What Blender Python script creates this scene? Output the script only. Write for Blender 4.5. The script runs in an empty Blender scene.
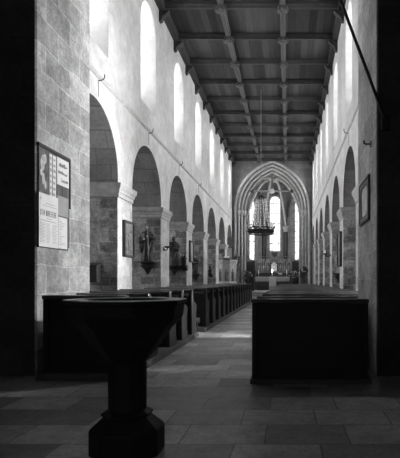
import bpy, bmesh, math, random
from mathutils import Vector, Matrix
from mathutils.geometry import tessellate_polygon

S = bpy.context.scene
C = S.collection
R = random.Random(7)
PI = math.pi

# ------------------------------------------------------------------ camera, world, exposure
cam = bpy.data.cameras.new('camera')
cam.sensor_fit = 'AUTO'
cam.sensor_width = 36.0
cam.lens = 480.0 / 458.0 * 36.0
cam.shift_x = -88.0 / 458.0
cam.shift_y = 51.0 / 458.0
cam.clip_end = 200
co = bpy.data.objects.new('camera', cam)
co.location = (0, 0, 1.18)
co.rotation_euler = (PI / 2, 0, 0)
C.objects.link(co)
S.camera = co

w = bpy.data.worlds.new('overcast_sky')
S.world = w
w.use_nodes = True
w.node_tree.nodes['Background'].inputs[0].default_value = (0.8, 0.8, 0.8, 1)
w.node_tree.nodes['Background'].inputs[1].default_value = 0.6

S.view_settings.view_transform = 'Standard'
S.view_settings.look = 'None'
S.view_settings.exposure = 2.1
S.view_settings.gamma = 1.0
S.view_settings.use_curve_mapping = False

PANE = 7.2          # radiance of the daylight behind the clerestory glass
PANE_CHANCEL = 0.75
PANE_CHOIR = 3.0
PANE_AISLE = 4.0
PANE_SIDE_FILL = 44.0
PANE_WEST_FILL = 1.6

# ------------------------------------------------------------------ main measures (metres)
XL, XR = -3.68, 1.60          # nave faces of the two arcades
XC = (XL + XR) / 2
ZC = 9.13                     # ceiling boards
BAY = 3.53
PIER0 = 10.87                 # centre of the first free pier
ARCH0 = 9.10                  # centre of the first arch
NB = 7                        # arches
TH = 0.95                     # thickness of the arcade walls
YE = 31.5                     # west face of the chancel wall
NPL, NPR = -3.03, 1.07        # nave faces of the two near piers
NP0, NP1 = 5.78, 7.35
ZI = 3.28                     # top of the imposts

# ------------------------------------------------------------------ materials
def g(v): return (v, v, v, 1)

def nodes_of(name):
    m = bpy.data.materials.new(name)
    m.use_nodes = True
    nt = m.node_tree
    b = nt.nodes['Principled BSDF']
    return m, nt, b

def link(nt, a, b): nt.links.new(a, b)

def math_node(nt, op, a=None, b=None, va=0.0, vb=0.0):
    n = nt.nodes.new('ShaderNodeMath'); n.operation = op
    n.inputs[0].default_value = va; n.inputs[1].default_value = vb
    if a: link(nt, a, n.inputs[0])
    if b: link(nt, b, n.inputs[1])
    return n.outputs[0]

def wall_coords(nt, floor=False):
    geo = nt.nodes.new('ShaderNodeNewGeometry')
    sp = nt.nodes.new('ShaderNodeSeparateXYZ'); link(nt, geo.outputs['Position'], sp.inputs[0])
    cb = nt.nodes.new('ShaderNodeCombineXYZ')
    if floor:
        link(nt, sp.outputs[0], cb.inputs[0]); link(nt, sp.outputs[1], cb.inputs[1])
    else:
        sn = nt.nodes.new('ShaderNodeSeparateXYZ'); link(nt, geo.outputs['True Normal'], sn.inputs[0])
        ab = math_node(nt, 'ABSOLUTE', sn.outputs[0])
        ms = math_node(nt, 'GREATER_THAN', ab, None, 0, 0.6)
        mx = nt.nodes.new('ShaderNodeMix'); mx.data_type = 'FLOAT'
        link(nt, ms, mx.inputs[0]); link(nt, sp.outputs[0], mx.inputs[2]); link(nt, sp.outputs[1], mx.inputs[3])
        link(nt, mx.outputs[0], cb.inputs[0]); link(nt, sp.outputs[2], cb.inputs[1])
    return geo, cb.outputs[0]

def noise(nt, vec, scale, detail=4, rough=0.6):
    n = nt.nodes.new('ShaderNodeTexNoise')
    n.inputs['Scale'].default_value = scale
    n.inputs['Detail'].default_value = detail
    n.inputs['Roughness'].default_value = rough
    if vec: link(nt, vec, n.inputs['Vector'])
    return n.outputs[0]

def mapr(nt, v, a, b, lo=0.25, hi=0.75):
    n = nt.nodes.new('ShaderNodeMapRange')
    n.inputs[1].default_value = lo; n.inputs[2].default_value = hi
    n.inputs[3].default_value = a; n.inputs[4].default_value = b
    link(nt, v, n.inputs[0])
    return n.outputs[0]

def mulcol(nt, col, fac):
    m = nt.nodes.new('ShaderNodeMix'); m.data_type = 'RGBA'; m.blend_type = 'MULTIPLY'
    m.inputs[0].default_value = 1.0
    link(nt, col, m.inputs[6]); link(nt, fac, m.inputs[7])
    return m.outputs[2]

def masonry(name, c1, c2, mortar, bw, bh, ms=0.012, rough=0.85, floor=False, bump=0.35, wob=0.03, spec=0.25, grain=0.35, off=0.5, shift=(0, 0), pits=0.0):
    m, nt, b = nodes_of(name)
    geo, vec = wall_coords(nt, floor)
    nz = nt.nodes.new('ShaderNodeTexNoise'); nz.inputs['Scale'].default_value = 2.2
    link(nt, geo.outputs['Position'], nz.inputs['Vector'])
    v1 = nt.nodes.new('ShaderNodeVectorMath'); v1.operation = 'MULTIPLY_ADD'
    v1.inputs[1].default_value = (wob, wob, 0)
    link(nt, nz.outputs['Color'], v1.inputs[0]); link(nt, vec, v1.inputs[2])
    v2 = nt.nodes.new('ShaderNodeVectorMath'); v2.operation = 'ADD'
    v2.inputs[1].default_value = (20.0 + shift[0], 20.0 + shift[1], 0)
    link(nt, v1.outputs[0], v2.inputs[0])
    br = nt.nodes.new('ShaderNodeTexBrick')
    br.offset = off
    br.inputs['Scale'].default_value = 1.0
    br.inputs['Color1'].default_value = g(c1); br.inputs['Color2'].default_value = g(c2)
    br.inputs['Mortar'].default_value = g(mortar)
    br.inputs['Mortar Size'].default_value = ms
    br.inputs['Mortar Smooth'].default_value = 0.3
    br.inputs['Brick Width'].default_value = bw
    br.inputs['Row Height'].default_value = bh
    link(nt, v2.outputs[0], br.inputs['Vector'])
    n1 = noise(nt, geo.outputs['Position'], 1.1, 3)
    n2 = noise(nt, geo.outputs['Position'], 14, 5, 0.7)
    f = math_node(nt, 'MULTIPLY', mapr(nt, n1, 1 - grain, 1 + grain * 0.7), mapr(nt, n2, 1 - grain * 0.8, 1 + grain * 0.5))
    if pits:                        # tooling marks, pits and dark spots in the old blocks
        n3 = noise(nt, geo.outputs['Position'], 32, 4, 0.75)
        n4 = noise(nt, geo.outputs['Position'], 5.5, 5, 0.75)
        f = math_node(nt, 'MULTIPLY', f, math_node(nt, 'MULTIPLY', mapr(nt, n3, 1 - pits, 1 + pits * 0.6, 0.35, 0.65), mapr(nt, n4, 1 - pits, 1.15, 0.33, 0.55)))
    col = mulcol(nt, br.outputs['Color'], f)
    link(nt, col, b.inputs['Base Color'])
    b.inputs['Roughness'].default_value = rough
    b.inputs['Specular IOR Level'].default_value = spec
    if bump:
        h = math_node(nt, 'SUBTRACT', math_node(nt, 'MULTIPLY', n2, None, 0, 0.6), br.outputs['Fac'])
        bp = nt.nodes.new('ShaderNodeBump'); bp.inputs['Strength'].default_value = bump; bp.inputs['Distance'].default_value = 0.02
        link(nt, h, bp.inputs['Height']); link(nt, bp.outputs[0], b.inputs['Normal'])
    return m

def plaster(name, base, grain=0.12, rough=0.9):
    m, nt, b = nodes_of(name)
    geo, vec = wall_coords(nt)
    n1 = noise(nt, geo.outputs['Position'], 0.55, 5, 0.65)
    n2 = noise(nt, geo.outputs['Position'], 5, 6, 0.7)
    f = math_node(nt, 'MULTIPLY', mapr(nt, n1, 1 - grain * 1.4, 1 + grain * 0.6), mapr(nt, n2, 1 - grain * 0.9, 1 + grain * 0.5))
    br = nt.nodes.new('ShaderNodeTexBrick')
    br.inputs['Scale'].default_value = 1.0
    br.inputs['Color1'].default_value = g(base); br.inputs['Color2'].default_value = g(base * 0.93)
    br.inputs['Mortar'].default_value = g(base * 0.9)
    br.inputs['Mortar Size'].default_value = 0.01
    br.inputs['Mortar Smooth'].default_value = 1.0
    br.inputs['Brick Width'].default_value = 0.85; br.inputs['Row Height'].default_value = 0.42
    link(nt, vec, br.inputs['Vector'])
    link(nt, mulcol(nt, br.outputs['Color'], f), b.inputs['Base Color'])
    b.inputs['Roughness'].default_value = rough
    b.inputs['Specular IOR Level'].default_value = 0.15
    return m

def plain(name, v, rough=0.6, spec=0.4, metal=0.0, grain=0.18, scale=9.0, stretch=(1, 1, 1), emit=0.0, obj_space=True):
    m, nt, b = nodes_of(name)
    tc = nt.nodes.new('ShaderNodeTexCoord')
    mp = nt.nodes.new('ShaderNodeMapping'); mp.inputs['Scale'].default_value = stretch
    link(nt, tc.outputs['Object'], mp.inputs[0])
    n = noise(nt, mp.outputs[0], scale, 5, 0.65)
    f = mapr(nt, n, v * (1 - grain), v * (1 + grain))
    cb = nt.nodes.new('ShaderNodeCombineColor')
    for i in range(3): link(nt, f, cb.inputs[i])
    link(nt, cb.outputs[0], b.inputs['Base Color'])
    b.inputs['Roughness'].default_value = rough
    b.inputs['Specular IOR Level'].default_value = spec
    b.inputs['Metallic'].default_value = metal
    if emit:
        b.inputs['Emission Color'].default_value = g(1.0)
        b.inputs['Emission Strength'].default_value = emit
    return m

def planks(name, v, pitch, lead=0.35):
    m, nt, b = nodes_of(name)
    geo = nt.nodes.new('ShaderNodeNewGeometry')
    sp = nt.nodes.new('ShaderNodeSeparateXYZ'); link(nt, geo.outputs['Position'], sp.inputs[0])
    u = math_node(nt, 'DIVIDE', sp.outputs[0], None, 0, pitch)
    fl = math_node(nt, 'FLOOR', u)
    wn = nt.nodes.new('ShaderNodeTexWhiteNoise'); wn.noise_dimensions = '2D'
    cbv = nt.nodes.new('ShaderNodeCombineXYZ'); link(nt, fl, cbv.inputs[0])
    link(nt, math_node(nt, 'FLOOR', math_node(nt, 'DIVIDE', sp.outputs[1], None, 0, 1.765)), cbv.inputs[1])
    link(nt, cbv.outputs[0], wn.inputs['Vector'])
    fr = math_node(nt, 'FRACT', u)
    gap = math_node(nt, 'LESS_THAN', fr, None, 0, 0.08)
    mp = nt.nodes.new('ShaderNodeMapping'); mp.inputs['Scale'].default_value = (18, 1.2, 18)
    link(nt, geo.outputs['Position'], mp.inputs[0])
    n = noise(nt, mp.outputs[0], 1.0, 5, 0.65)
    a = math_node(nt, 'MULTIPLY', mapr(nt, wn.outputs[0], v * 0.5, v * 1.6, 0, 1), mapr(nt, n, 0.75, 1.25))
    k = math_node(nt, 'SUBTRACT', None, math_node(nt, 'MULTIPLY', gap, None, 0, lead), 1.0)
    a = math_node(nt, 'MULTIPLY', a, k)
    cb = nt.nodes.new('ShaderNodeCombineColor')
    for i in range(3): link(nt, a, cb.inputs[i])
    link(nt, cb.outputs[0], b.inputs['Base Color'])
    b.inputs['Roughness'].default_value = 0.7
    b.inputs['Specular IOR Level'].default_value = 0.25
    return m

def glass_light(name, strength, leads=0.0, pw=0.25, ph=0.3, blotch=0.0):
    m = bpy.data.materials.new(name); m.use_nodes = True
    nt = m.node_tree
    nt.nodes.clear()
    out = nt.nodes.new('ShaderNodeOutputMaterial')
    em = nt.nodes.new('ShaderNodeEmission')
    link(nt, em.outputs[0], out.inputs[0])
    if leads:
        geo, vec = wall_coords(nt)
        br = nt.nodes.new('ShaderNodeTexBrick')
        br.inputs['Scale'].default_value = 1.0
        br.inputs['Color1'].default_value = g(1.0); br.inputs['Color2'].default_value = g(0.8)
        br.inputs['Mortar'].default_value = g(0.18)
        br.inputs['Mortar Size'].default_value = leads
        br.inputs['Brick Width'].default_value = pw; br.inputs['Row Height'].default_value = ph
        br.offset = 0.0
        link(nt, vec, br.inputs['Vector'])
        n = noise(nt, geo.outputs['Position'], 6.0, 4, 0.7)
        f = mapr(nt, n, 1.0 - blotch, 1.0, 0.36, 0.52)
        s = math_node(nt, 'MULTIPLY', br.outputs['Color'], f)
        link(nt, math_node(nt, 'MULTIPLY', s, None, 0, strength), em.inputs[1])
    else:
        em.inputs[1].default_value = strength
    em.inputs[0].default_value = g(1.0)
    return m

M = {}
M['plaster'] = plaster('limewashed plaster', 0.66, 0.26)
M['reveal'] = plain('darkened window reveal', 0.40, 0.9, 0.15, grain=0.2, scale=3)
M['voussoir'] = plain('arch voussoir stone', 0.56, 0.9, 0.15, grain=0.2, scale=3)
M['aisle'] = masonry('aisle rubble', 0.28, 0.22, 0.25, 0.42, 0.2, grain=0.4)
M['ashlar'] = masonry('pale ashlar', 0.50, 0.40, 0.48, 0.62, 0.36, 0.010, grain=0.25)
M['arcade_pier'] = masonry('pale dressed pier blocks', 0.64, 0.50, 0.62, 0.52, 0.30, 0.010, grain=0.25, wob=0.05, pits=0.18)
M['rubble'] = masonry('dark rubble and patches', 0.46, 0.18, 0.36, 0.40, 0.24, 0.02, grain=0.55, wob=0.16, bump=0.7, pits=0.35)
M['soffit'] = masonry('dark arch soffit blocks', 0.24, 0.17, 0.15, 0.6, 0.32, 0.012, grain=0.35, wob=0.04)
M['near_pier'] = masonry('near pier blocks', 0.44, 0.26, 0.52, 0.66, 0.34, 0.010, grain=0.5, wob=0.12, bump=0.8, pits=0.2)
M['near_pier_right'] = masonry('darker near pier blocks', 0.46, 0.32, 0.46, 0.66, 0.36, 0.010, grain=0.5, wob=0.1, bump=0.8, pits=0.2)
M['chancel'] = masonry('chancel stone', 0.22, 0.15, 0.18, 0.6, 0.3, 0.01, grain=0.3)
M['rib'] = plain('rib stone', 0.40, 0.85, 0.2, grain=0.25, scale=4)
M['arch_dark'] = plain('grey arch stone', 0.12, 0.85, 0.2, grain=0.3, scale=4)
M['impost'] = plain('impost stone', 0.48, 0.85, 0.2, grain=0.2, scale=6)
M['impost_side'] = plain('darker impost stone', 0.33, 0.85, 0.2, grain=0.3, scale=6)
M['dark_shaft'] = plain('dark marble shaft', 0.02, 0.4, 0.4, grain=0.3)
M['floor'] = masonry('stone floor slabs', 0.64, 0.24, 0.22, 0.62, 0.46, 0.007, rough=0.42, floor=True, bump=0.2, wob=0.02, spec=0.5, grain=0.3, off=0.35, pits=0.2)
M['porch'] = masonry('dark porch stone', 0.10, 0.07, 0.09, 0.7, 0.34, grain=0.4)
M['ceiling'] = planks('dark ceiling boards', 0.042, 0.22)
M['beam'] = plain('dark ceiling beam oak', 0.045, 0.55, 0.35, grain=0.3, scale=5)
M['boss'] = plain('carved boss oak', 0.075, 0.55, 0.35, grain=0.3, scale=12)
M['pew'] = plain('dark stained pew oak', 0.022, 0.5, 0.35, grain=0.35, scale=3, stretch=(1, 6, 6))
M['pew_top'] = plain('worn polished pew rail', 0.09, 0.2, 1.0, grain=0.3, scale=3, stretch=(1, 6, 6))
M['pew_end'] = plain('worn pew end oak', 0.017, 0.45, 0.4, grain=0.35, scale=4)
M['cushion'] = plain('worn kneeler leather', 0.07, 0.6, 0.3, grain=0.3)
M['platform'] = plain('pew platform boards', 0.10, 0.6, 0.3, grain=0.3, scale=4)
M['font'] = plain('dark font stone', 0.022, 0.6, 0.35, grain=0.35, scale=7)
M['font_rim'] = plain('lit font rim stone', 0.65, 0.35, 0.6, grain=0.35, scale=7)
M['iron'] = plain('black iron', 0.02, 0.5, 0.4, metal=0.3)
M['iron_grey'] = plain('grey wire', 0.22, 0.6, 0.3)
M['brass'] = plain('dull brass', 0.22, 0.35, 0.5, metal=0.8)
M['statue_dark'] = plain('dark painted statue wood', 0.03, 0.45, 0.5, grain=0.6, scale=9)
M['statue_face'] = plain('painted statue skin', 0.35, 0.5, 0.4)
M['statue_light'] = plain('pale painted statue', 0.42, 0.6, 0.3, grain=0.3, scale=9)
M['wood_frame'] = plain('dark frame wood', 0.05, 0.5, 0.4, grain=0.3)
M['relief'] = plain('grey relief panel', 0.22, 0.7, 0.3, grain=0.6, scale=11)
M['relief_light'] = plain('pale relief panel', 0.5, 0.7, 0.3, grain=0.35, scale=11)
M['picture'] = plain('pale framed print', 0.42, 0.3, 0.5, grain=0.5, scale=4)
M['paper'] = plain('white paper', 0.62, 0.9, 0.1, grain=0.06, scale=5)
M['paper_grey'] = plain('grey paper', 0.30, 0.9, 0.1, grain=0.15, scale=9)
M['ink'] = plain('printing ink', 0.12, 0.9, 0.1)
M['ink_grey'] = plain('grey printing ink', 0.32, 0.9, 0.1)
M['photo_dark'] = plain('dark photograph print', 0.08, 0.5, 0.3, grain=0.9, scale=7)
M['photo_pale'] = plain('pale figures in the print', 0.42, 0.5, 0.3, grain=0.5, scale=14)
M['pulpit'] = plain('pulpit stone', 0.62, 0.8, 0.25, grain=0.3, scale=8)
M['cloth'] = plain('white altar cloth', 0.7, 0.9, 0.1, grain=0.08)
M['altar_stone'] = plain('grey altar stone', 0.5, 0.8, 0.25, grain=0.2)
M['leaf'] = plain('dark leaves', 0.07, 0.5, 0.4, grain=0.5)
M['petal'] = plain('pale flowers', 0.5, 0.7, 0.2, grain=0.3)
M['wax'] = plain('candle wax', 0.8, 0.5, 0.3, grain=0.05)
M['flame'] = plain('candle flame', 0.8, 0.5, 0.2, emit=25.0)
M['crystal'] = plain('glass strand', 0.8, 0.3, 0.8, grain=0.4, scale=30)
M['pane'] = glass_light('daylit clerestory glass', PANE)
M['pane_aisle'] = glass_light('daylit aisle glass', PANE_AISLE)
M['pane_side_fill'] = glass_light('added side fill glass', PANE_SIDE_FILL)
M['pane_choir'] = glass_light('daylit choir side glass', PANE_CHOIR)
M['pane_west_fill'] = glass_light('added west fill glass', PANE_WEST_FILL)
M['pane_chancel'] = glass_light('daylit painted glass', PANE_CHANCEL, 0.018, 0.19, 0.32, 0.8)

# ------------------------------------------------------------------ mesh helpers
class MB:
    def __init__(s): s.v = []; s.f = []
    def add(s, vs, fs):
        o = len(s.v); s.v += [tuple(x) for x in vs]; s.f += [tuple(i + o for i in f) for f in fs]
    def box(s, a, b):
        x0, y0, z0 = a; x1, y1, z1 = b
        s.add([(x0, y0, z0), (x1, y0, z0), (x1, y1, z0), (x0, y1, z0), (x0, y0, z1), (x1, y0, z1), (x1, y1, z1), (x0, y1, z1)],
              [(3, 2, 1, 0), (4, 5, 6, 7), (0, 1, 5, 4), (1, 2, 6, 5), (2, 3, 7, 6), (3, 0, 4, 7)])
    def loft(s, rings, cap0=True, cap1=True, closed=True):
        n = len(rings[0]); vs = [p for r in rings for p in r]; fs = []
        for i in range(len(rings) - 1):
            for j in range(n if closed else n - 1):
                k = (j + 1) % n
                fs.append((i * n + j, i * n + k, (i + 1) * n + k, (i + 1) * n + j))
        if cap0: fs.append(tuple(range(n - 1, -1, -1)))
        if cap1: fs.append(tuple((len(rings) - 1) * n + j for j in range(n)))
        s.add(vs, fs)
    def lathe(s, prof, n=20, c=(0, 0), rot=0.0, sy=1.0, cap0=True, cap1=True):
        s.loft([[(c[0] + r * math.cos(rot + 2 * PI * j / n), c[1] + sy * r * math.sin(rot + 2 * PI * j / n), z) for j in range(n)] for r, z in prof], cap0, cap1)
    def tube(s, pts, r, n=8, r1=None):
        pts = [Vector(p) for p in pts]
        rings = []
        up = None
        for i, p in enumerate(pts):
            d = (pts[min(i + 1, len(pts) - 1)] - pts[max(i - 1, 0)]).normalized()
            if up is None:
                up = Vector((0, 0, 1)) if abs(d.z) < 0.9 else Vector((1, 0, 0))
            a = d.cross(up).normalized(); b = a.cross(d).normalized(); up = b
            rr = r if r1 is None else r + (r1 - r) * i / (len(pts) - 1)
            if isinstance(r, (list, tuple)): rr = r[i]
            rings.append([p + a * rr * math.cos(2 * PI * j / n) + b * rr * math.sin(2 * PI * j / n) for j in range(n)])
        s.loft(rings)
    def ball(s, c, r, n=12, m=8, sc=(1, 1, 1)):
        rings = []
        for i in range(1, m):
            t = PI * i / m
            rings.append([(c[0] + sc[0] * r * math.sin(t) * math.cos(2 * PI * j / n), c[1] + sc[1] * r * math.sin(t) * math.sin(2 * PI * j / n), c[2] - sc[2] * r * math.cos(t)) for j in range(n)])
        s.loft(rings)
    def torus(s, c, R0, r, n=32, m=8):
        vs = []; fs = []
        for i in range(n):
            a = 2 * PI * i / n
            for j in range(m):
                b = 2 * PI * j / m
                vs.append((c[0] + (R0 + r * math.cos(b)) * math.cos(a), c[1] + (R0 + r * math.cos(b)) * math.sin(a), c[2] + r * math.sin(b)))
        for i in range(n):
            for j in range(m):
                fs.append((i * m + j, ((i + 1) % n) * m + j, ((i + 1) % n) * m + (j + 1) % m, i * m + (j + 1) % m))
        s.add(vs, fs)
    def prism(s, poly, fn, d0, d1):
        """poly: 2D outline; fn(u, v, d) -> point; solid between d0 and d1"""
        n = len(poly)
        t = tessellate_polygon([[Vector((u, v, 0)) for u, v in poly]])
        vs = [fn(u, v, d0) for u, v in poly] + [fn(u, v, d1) for u, v in poly]
        fs = [tuple(x) for x in t] + [tuple(i + n for i in reversed(x)) for x in t]
        for i in range(n):
            j = (i + 1) % n
            fs.append((i, j, j + n, i + n))
        s.add(vs, fs)
    def panel(s, outer, h0, h1, fn, d0, d1):
        """wall with splayed openings: holes h0 on the d0 face, h1 on the d1 face"""
        for hs, d in ((h0, d0), (h1, d1)):
            loops = [outer] + list(hs)
            flat = [p for l in loops for p in l]
            t = tessellate_polygon([[Vector((u, v, 0)) for u, v in l] for l in loops])
            s.add([fn(u, v, d) for u, v in flat], [tuple(x) for x in t])
        n = len(outer)
        s.add([fn(u, v, d0) for u, v in outer] + [fn(u, v, d1) for u, v in outer],
              [(i, (i + 1) % n, (i + 1) % n + n, i + n) for i in range(n)])
        for a, b in zip(h0, h1):
            n = len(a)
            s.add([fn(u, v, d0) for u, v in a] + [fn(u, v, d1) for u, v in b],
                  [(i, (i + 1) % n, (i + 1) % n + n, i + n) for i in range(n)])
    def build(s, name, mat, parent=None, bevel=0.0, smooth=False, seg=1, remesh=0.0):
        me = bpy.data.meshes.new(name)
        me.from_pydata([tuple(v) for v in s.v], [], s.f)
        me.materials.append(M[mat] if isinstance(mat, str) else mat)
        bm = bmesh.new(); bm.from_mesh(me)
        bmesh.ops.recalc_face_normals(bm, faces=bm.faces)
        bm.to_mesh(me); bm.free()
        if smooth:
            for p in me.polygons: p.use_smooth = True
        o = bpy.data.objects.new(name, me)
        C.objects.link(o)
        if parent: o.parent = parent
        if remesh:
            r = o.modifiers.new('remesh', 'REMESH'); r.mode = 'VOXEL'; r.voxel_size = remesh; r.use_smooth_shade = True
        if bevel:
            b = o.modifiers.new('bevel', 'BEVEL'); b.width = bevel; b.segments = seg; b.limit_method = 'ANGLE'; b.angle_limit = 0.7
        return o

def tag(o, label, cat, group=None):
    o['label'] = label; o['category'] = cat
    if group: o['group'] = group
    return o

def thing(name, label, cat, loc=(0, 0, 0), rz=0.0, group=None):
    o = bpy.data.objects.new(name, None); C.objects.link(o)
    o.location = loc; o.rotation_euler = (0, 0, rz); o.empty_display_size = 0.2
    return tag(o, label, cat, group)

def struct(o):
    o['kind'] = 'structure'; return o

def dup(root, loc=None, rz=None, label=None):
    r = root.copy(); C.objects.link(r)
    if loc is not None: r.location = loc
    if rz is not None: r.rotation_euler = (0, 0, rz)
    if label: r['label'] = label
    for ch in list(root.children):
        c = ch.copy(); C.objects.link(c); c.parent = r
        for gch in list(ch.children):
            d = gch.copy(); C.objects.link(d); d.parent = c
    return r

ORD = ['first', 'second', 'third', 'fourth', 'fifth', 'sixth', 'seventh', 'eighth', 'ninth', 'tenth', 'eleventh', 'twelfth', 'thirteenth',
       'fourteenth', 'fifteenth', 'sixteenth', 'seventeenth', 'eighteenth', 'nineteenth', 'twentieth', 'twenty-first', 'twenty-second', 'twenty-third']

def round_win(c, hw, z0, z1, n=14):
    """round-headed opening as (u, z) loop"""
    zs = z1 - hw
    pts = [(c - hw, z0), (c + hw, z0)]
    for i in range(n + 1):
        a = PI * i / n
        pts.append((c + hw * math.cos(a), zs + hw * math.sin(a)))
    return pts

def pointed(a, zs, za, n=14):
    """pointed arch from (-a, zs) over (0, za) to (a, zs)"""
    h = za - zs
    r = (a * a + h * h) / (2 * a)
    t1 = math.acos(max(-1, min(1, (r - a) / r)))
    left = []
    for i in range(n + 1):
        t = PI - t1 * i / n
        left.append((r - a + r * math.cos(t), zs + r * math.sin(t)))
    return left + [(-x, z) for x, z in reversed(left[:-1])]

def pointed_win(c, hw, z0, zs, z1, n=8):
    return [(c + hw, z0), (c - hw, z0)][::-1] + [(c - x, z) for x, z in pointed(hw, zs, z1, n)]

# ------------------------------------------------------------------ floor
m = MB(); m.box((-7.2, -4.5, -0.3), (5.2, 31.0, 0)); struct(m.build('floor', 'floor'))
m = MB()
for i, (y, z) in enumerate(((29.6, 0.14), (29.95, 0.28), (30.3, 0.42))):
    m.box((XL + 0.02, y, -0.3), (XR - 0.02, 31.02, z))
m.box((-4.2, 31.0, -0.3), (2.2, 39.5, 0.42))
struct(m.build('floor_chancel', 'ashlar'))

# ------------------------------------------------------------------ arcade walls with clerestory windows
win_i = [0]
def arcade_wall(side, X, sgn):
    """sgn: direction (in x) from the nave face outwards"""
    fn = lambda u, z, d: (X + sgn * d, u, z)
    y0 = NP1 + 0.002
    out = [(y0, ZI)]
    r = 1.285
    for k in range(NB):
        c = ARCH0 + BAY * k
        out.append((c - r, ZI))
        for i in range(25):
            a = PI - PI * i / 24
            out.append((c + r * math.cos(a), ZI + 0.10 + r * math.sin(a)))
        out.append((c + r, ZI))
    out += [(YE + 0.5, ZI), (YE + 0.5, ZC + 0.35), (y0, ZC + 0.35)]
    h0, h1 = [], []
    for k in range(NB):
        c = ARCH0 + BAY * k + 0.05
        h0.append(round_win(c, 0.685, 5.72, 8.46))
        h1.append(round_win(c, 0.36, 6.35, 8.2))
    m = MB(); m.panel(out, h0, h1, fn, 0, TH)
    wall = struct(m.build('wall_' + side, 'plaster'))
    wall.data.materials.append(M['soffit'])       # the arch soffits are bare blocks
    wall.data.materials.append(M['reveal'])  # reveal colour lowered to hold down the pane light on it
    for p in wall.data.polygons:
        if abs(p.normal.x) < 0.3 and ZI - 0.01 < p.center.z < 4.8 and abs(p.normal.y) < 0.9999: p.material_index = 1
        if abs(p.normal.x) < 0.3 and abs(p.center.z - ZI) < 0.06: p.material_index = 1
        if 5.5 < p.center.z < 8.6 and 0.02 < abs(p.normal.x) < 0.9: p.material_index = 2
    for k in range(NB):
        c = ARCH0 + BAY * k + 0.05
        m = MB(); m.prism(round_win(c, 0.36, 6.35, 8.2), fn, TH - 0.05, TH - 0.02)
        win_i[0] += 1
        p = m.build('window_%d' % win_i[0], 'pane'); struct(p)
        m = MB()
        for z in (6.8, 7.25, 7.7):
            m.box((X + sgn * (TH - 0.08) - 0.012, c - 0.35, z - 0.012), (X + sgn * (TH - 0.08) + 0.012, c + 0.35, z + 0.012))
        m.box((X + sgn * (TH - 0.08) - 0.01, c - 0.01, 6.35), (X + sgn * (TH - 0.08) + 0.01, c + 0.01, 8.18))
        m.build('glazing_bar', 'iron', p)
    # string course: sloped ledge
    m = MB()
    prof = [(0.0, 5.08), (-0.03, 5.10), (-0.045, 5.13), (-0.045, 5.15), (0.0, 5.22)]
    m.prism(prof, lambda d, z, y: (X + sgn * d, y, z), NP1 + 0.002, YE - 0.12)
    struct(m.build('trim_' + side + '_string', 'impost'))
    # wall plate under the ceiling
    m = MB(); m.box((min(X, X - sgn * 0.16), NP1 + 0.01, ZC - 0.26), (max(X, X - sgn * 0.16), YE - 0.01, ZC))
    struct(m.build('trim_' + side + '_plate', 'beam'))

arcade_wall('left', XL, -1)
arcade_wall('right', XR, 1)

# free piers with impost mouldings; dressed stone towards the nave, rubble on the flanks
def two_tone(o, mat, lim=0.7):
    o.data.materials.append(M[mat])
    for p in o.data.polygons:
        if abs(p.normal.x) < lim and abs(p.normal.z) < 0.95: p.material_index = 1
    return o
def pier(X, sgn, k, label):
    y = PIER0 + BAY * k
    xa, xb = sorted((X, X + sgn * TH))
    t = thing('arcade_pier', label, 'pier', (X + sgn * TH / 2, y, 0), 0, 'piers of the %s arcade' % ('left' if sgn < 0 else 'right'))
    hx, hy = TH / 2, 0.475
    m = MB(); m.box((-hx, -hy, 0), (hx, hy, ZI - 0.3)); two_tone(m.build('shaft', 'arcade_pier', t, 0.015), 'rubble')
    m = MB()
    rings = []
    for e, z in ((0.0, ZI - 0.3), (0.02, ZI - 0.29), (0.02, ZI - 0.22), (0.04, ZI - 0.19), (0.045, ZI - 0.15), (0.08, ZI - 0.09), (0.085, ZI - 0.001)):
        rings.append([(-hx - e, -hy - e, z), (hx + e, -hy - e, z), (hx + e, hy + e, z), (-hx - e, hy + e, z)])
    m.loft(rings); two_tone(m.build('impost', 'impost', t), 'impost_side', 0.35)  # flank faces of the impost take a darker tone
    m = MB()
    m.loft([[(-hx - e, -hy - e, z), (hx + e, -hy - e, z), (hx + e, hy + e, z), (-hx - e, hy + e, z)] for e, z in ((0.08, 0), (0.08, 0.28), (0.0, 0.36))])
    m.build('plinth', 'arcade_pier', t)
    return t
for k in range(6):
    pier(XL, -1, k, ('pale block pier of left arcade, %s beyond the notice pier' % ORD[k]) if k else
         'pale left arcade pier with a dark box on it, first beyond the notices')
    pier(XR, 1, k, ('block pier of the right arcade, %s beyond the near framed picture' % ORD[k]))

# half bay piers at the chancel wall
for X, sgn, nm in ((XL, -1, 'left'), (XR, 1, 'right')):
    m = MB(); m.box((min(X, X + sgn * TH), 31.45, 0), (max(X, X + sgn * TH), 32.3, ZI)); struct(m.build('wall_%s_respond' % nm, 'ashlar'))

# near piers of the west tower
def near_pier(X, xo, mat, label):
    x0, x1 = sorted((X, xo))
    t = thing('tower_pier', label, 'pier', ((x0 + x1) / 2, (NP0 + NP1) / 2, 0))
    hx, hy = (x1 - x0) / 2, (NP1 - NP0) / 2
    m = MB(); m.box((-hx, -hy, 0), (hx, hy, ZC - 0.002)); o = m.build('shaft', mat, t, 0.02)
    o.data.materials.append(M['porch'])          # west face in dark porch stone, its shade put into the colour
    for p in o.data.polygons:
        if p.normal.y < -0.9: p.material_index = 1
    return t
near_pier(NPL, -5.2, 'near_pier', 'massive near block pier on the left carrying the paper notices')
near_pier(NPR, 3.3, 'near_pier_right', 'massive near block pier on the right carrying the framed picture')

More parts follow.
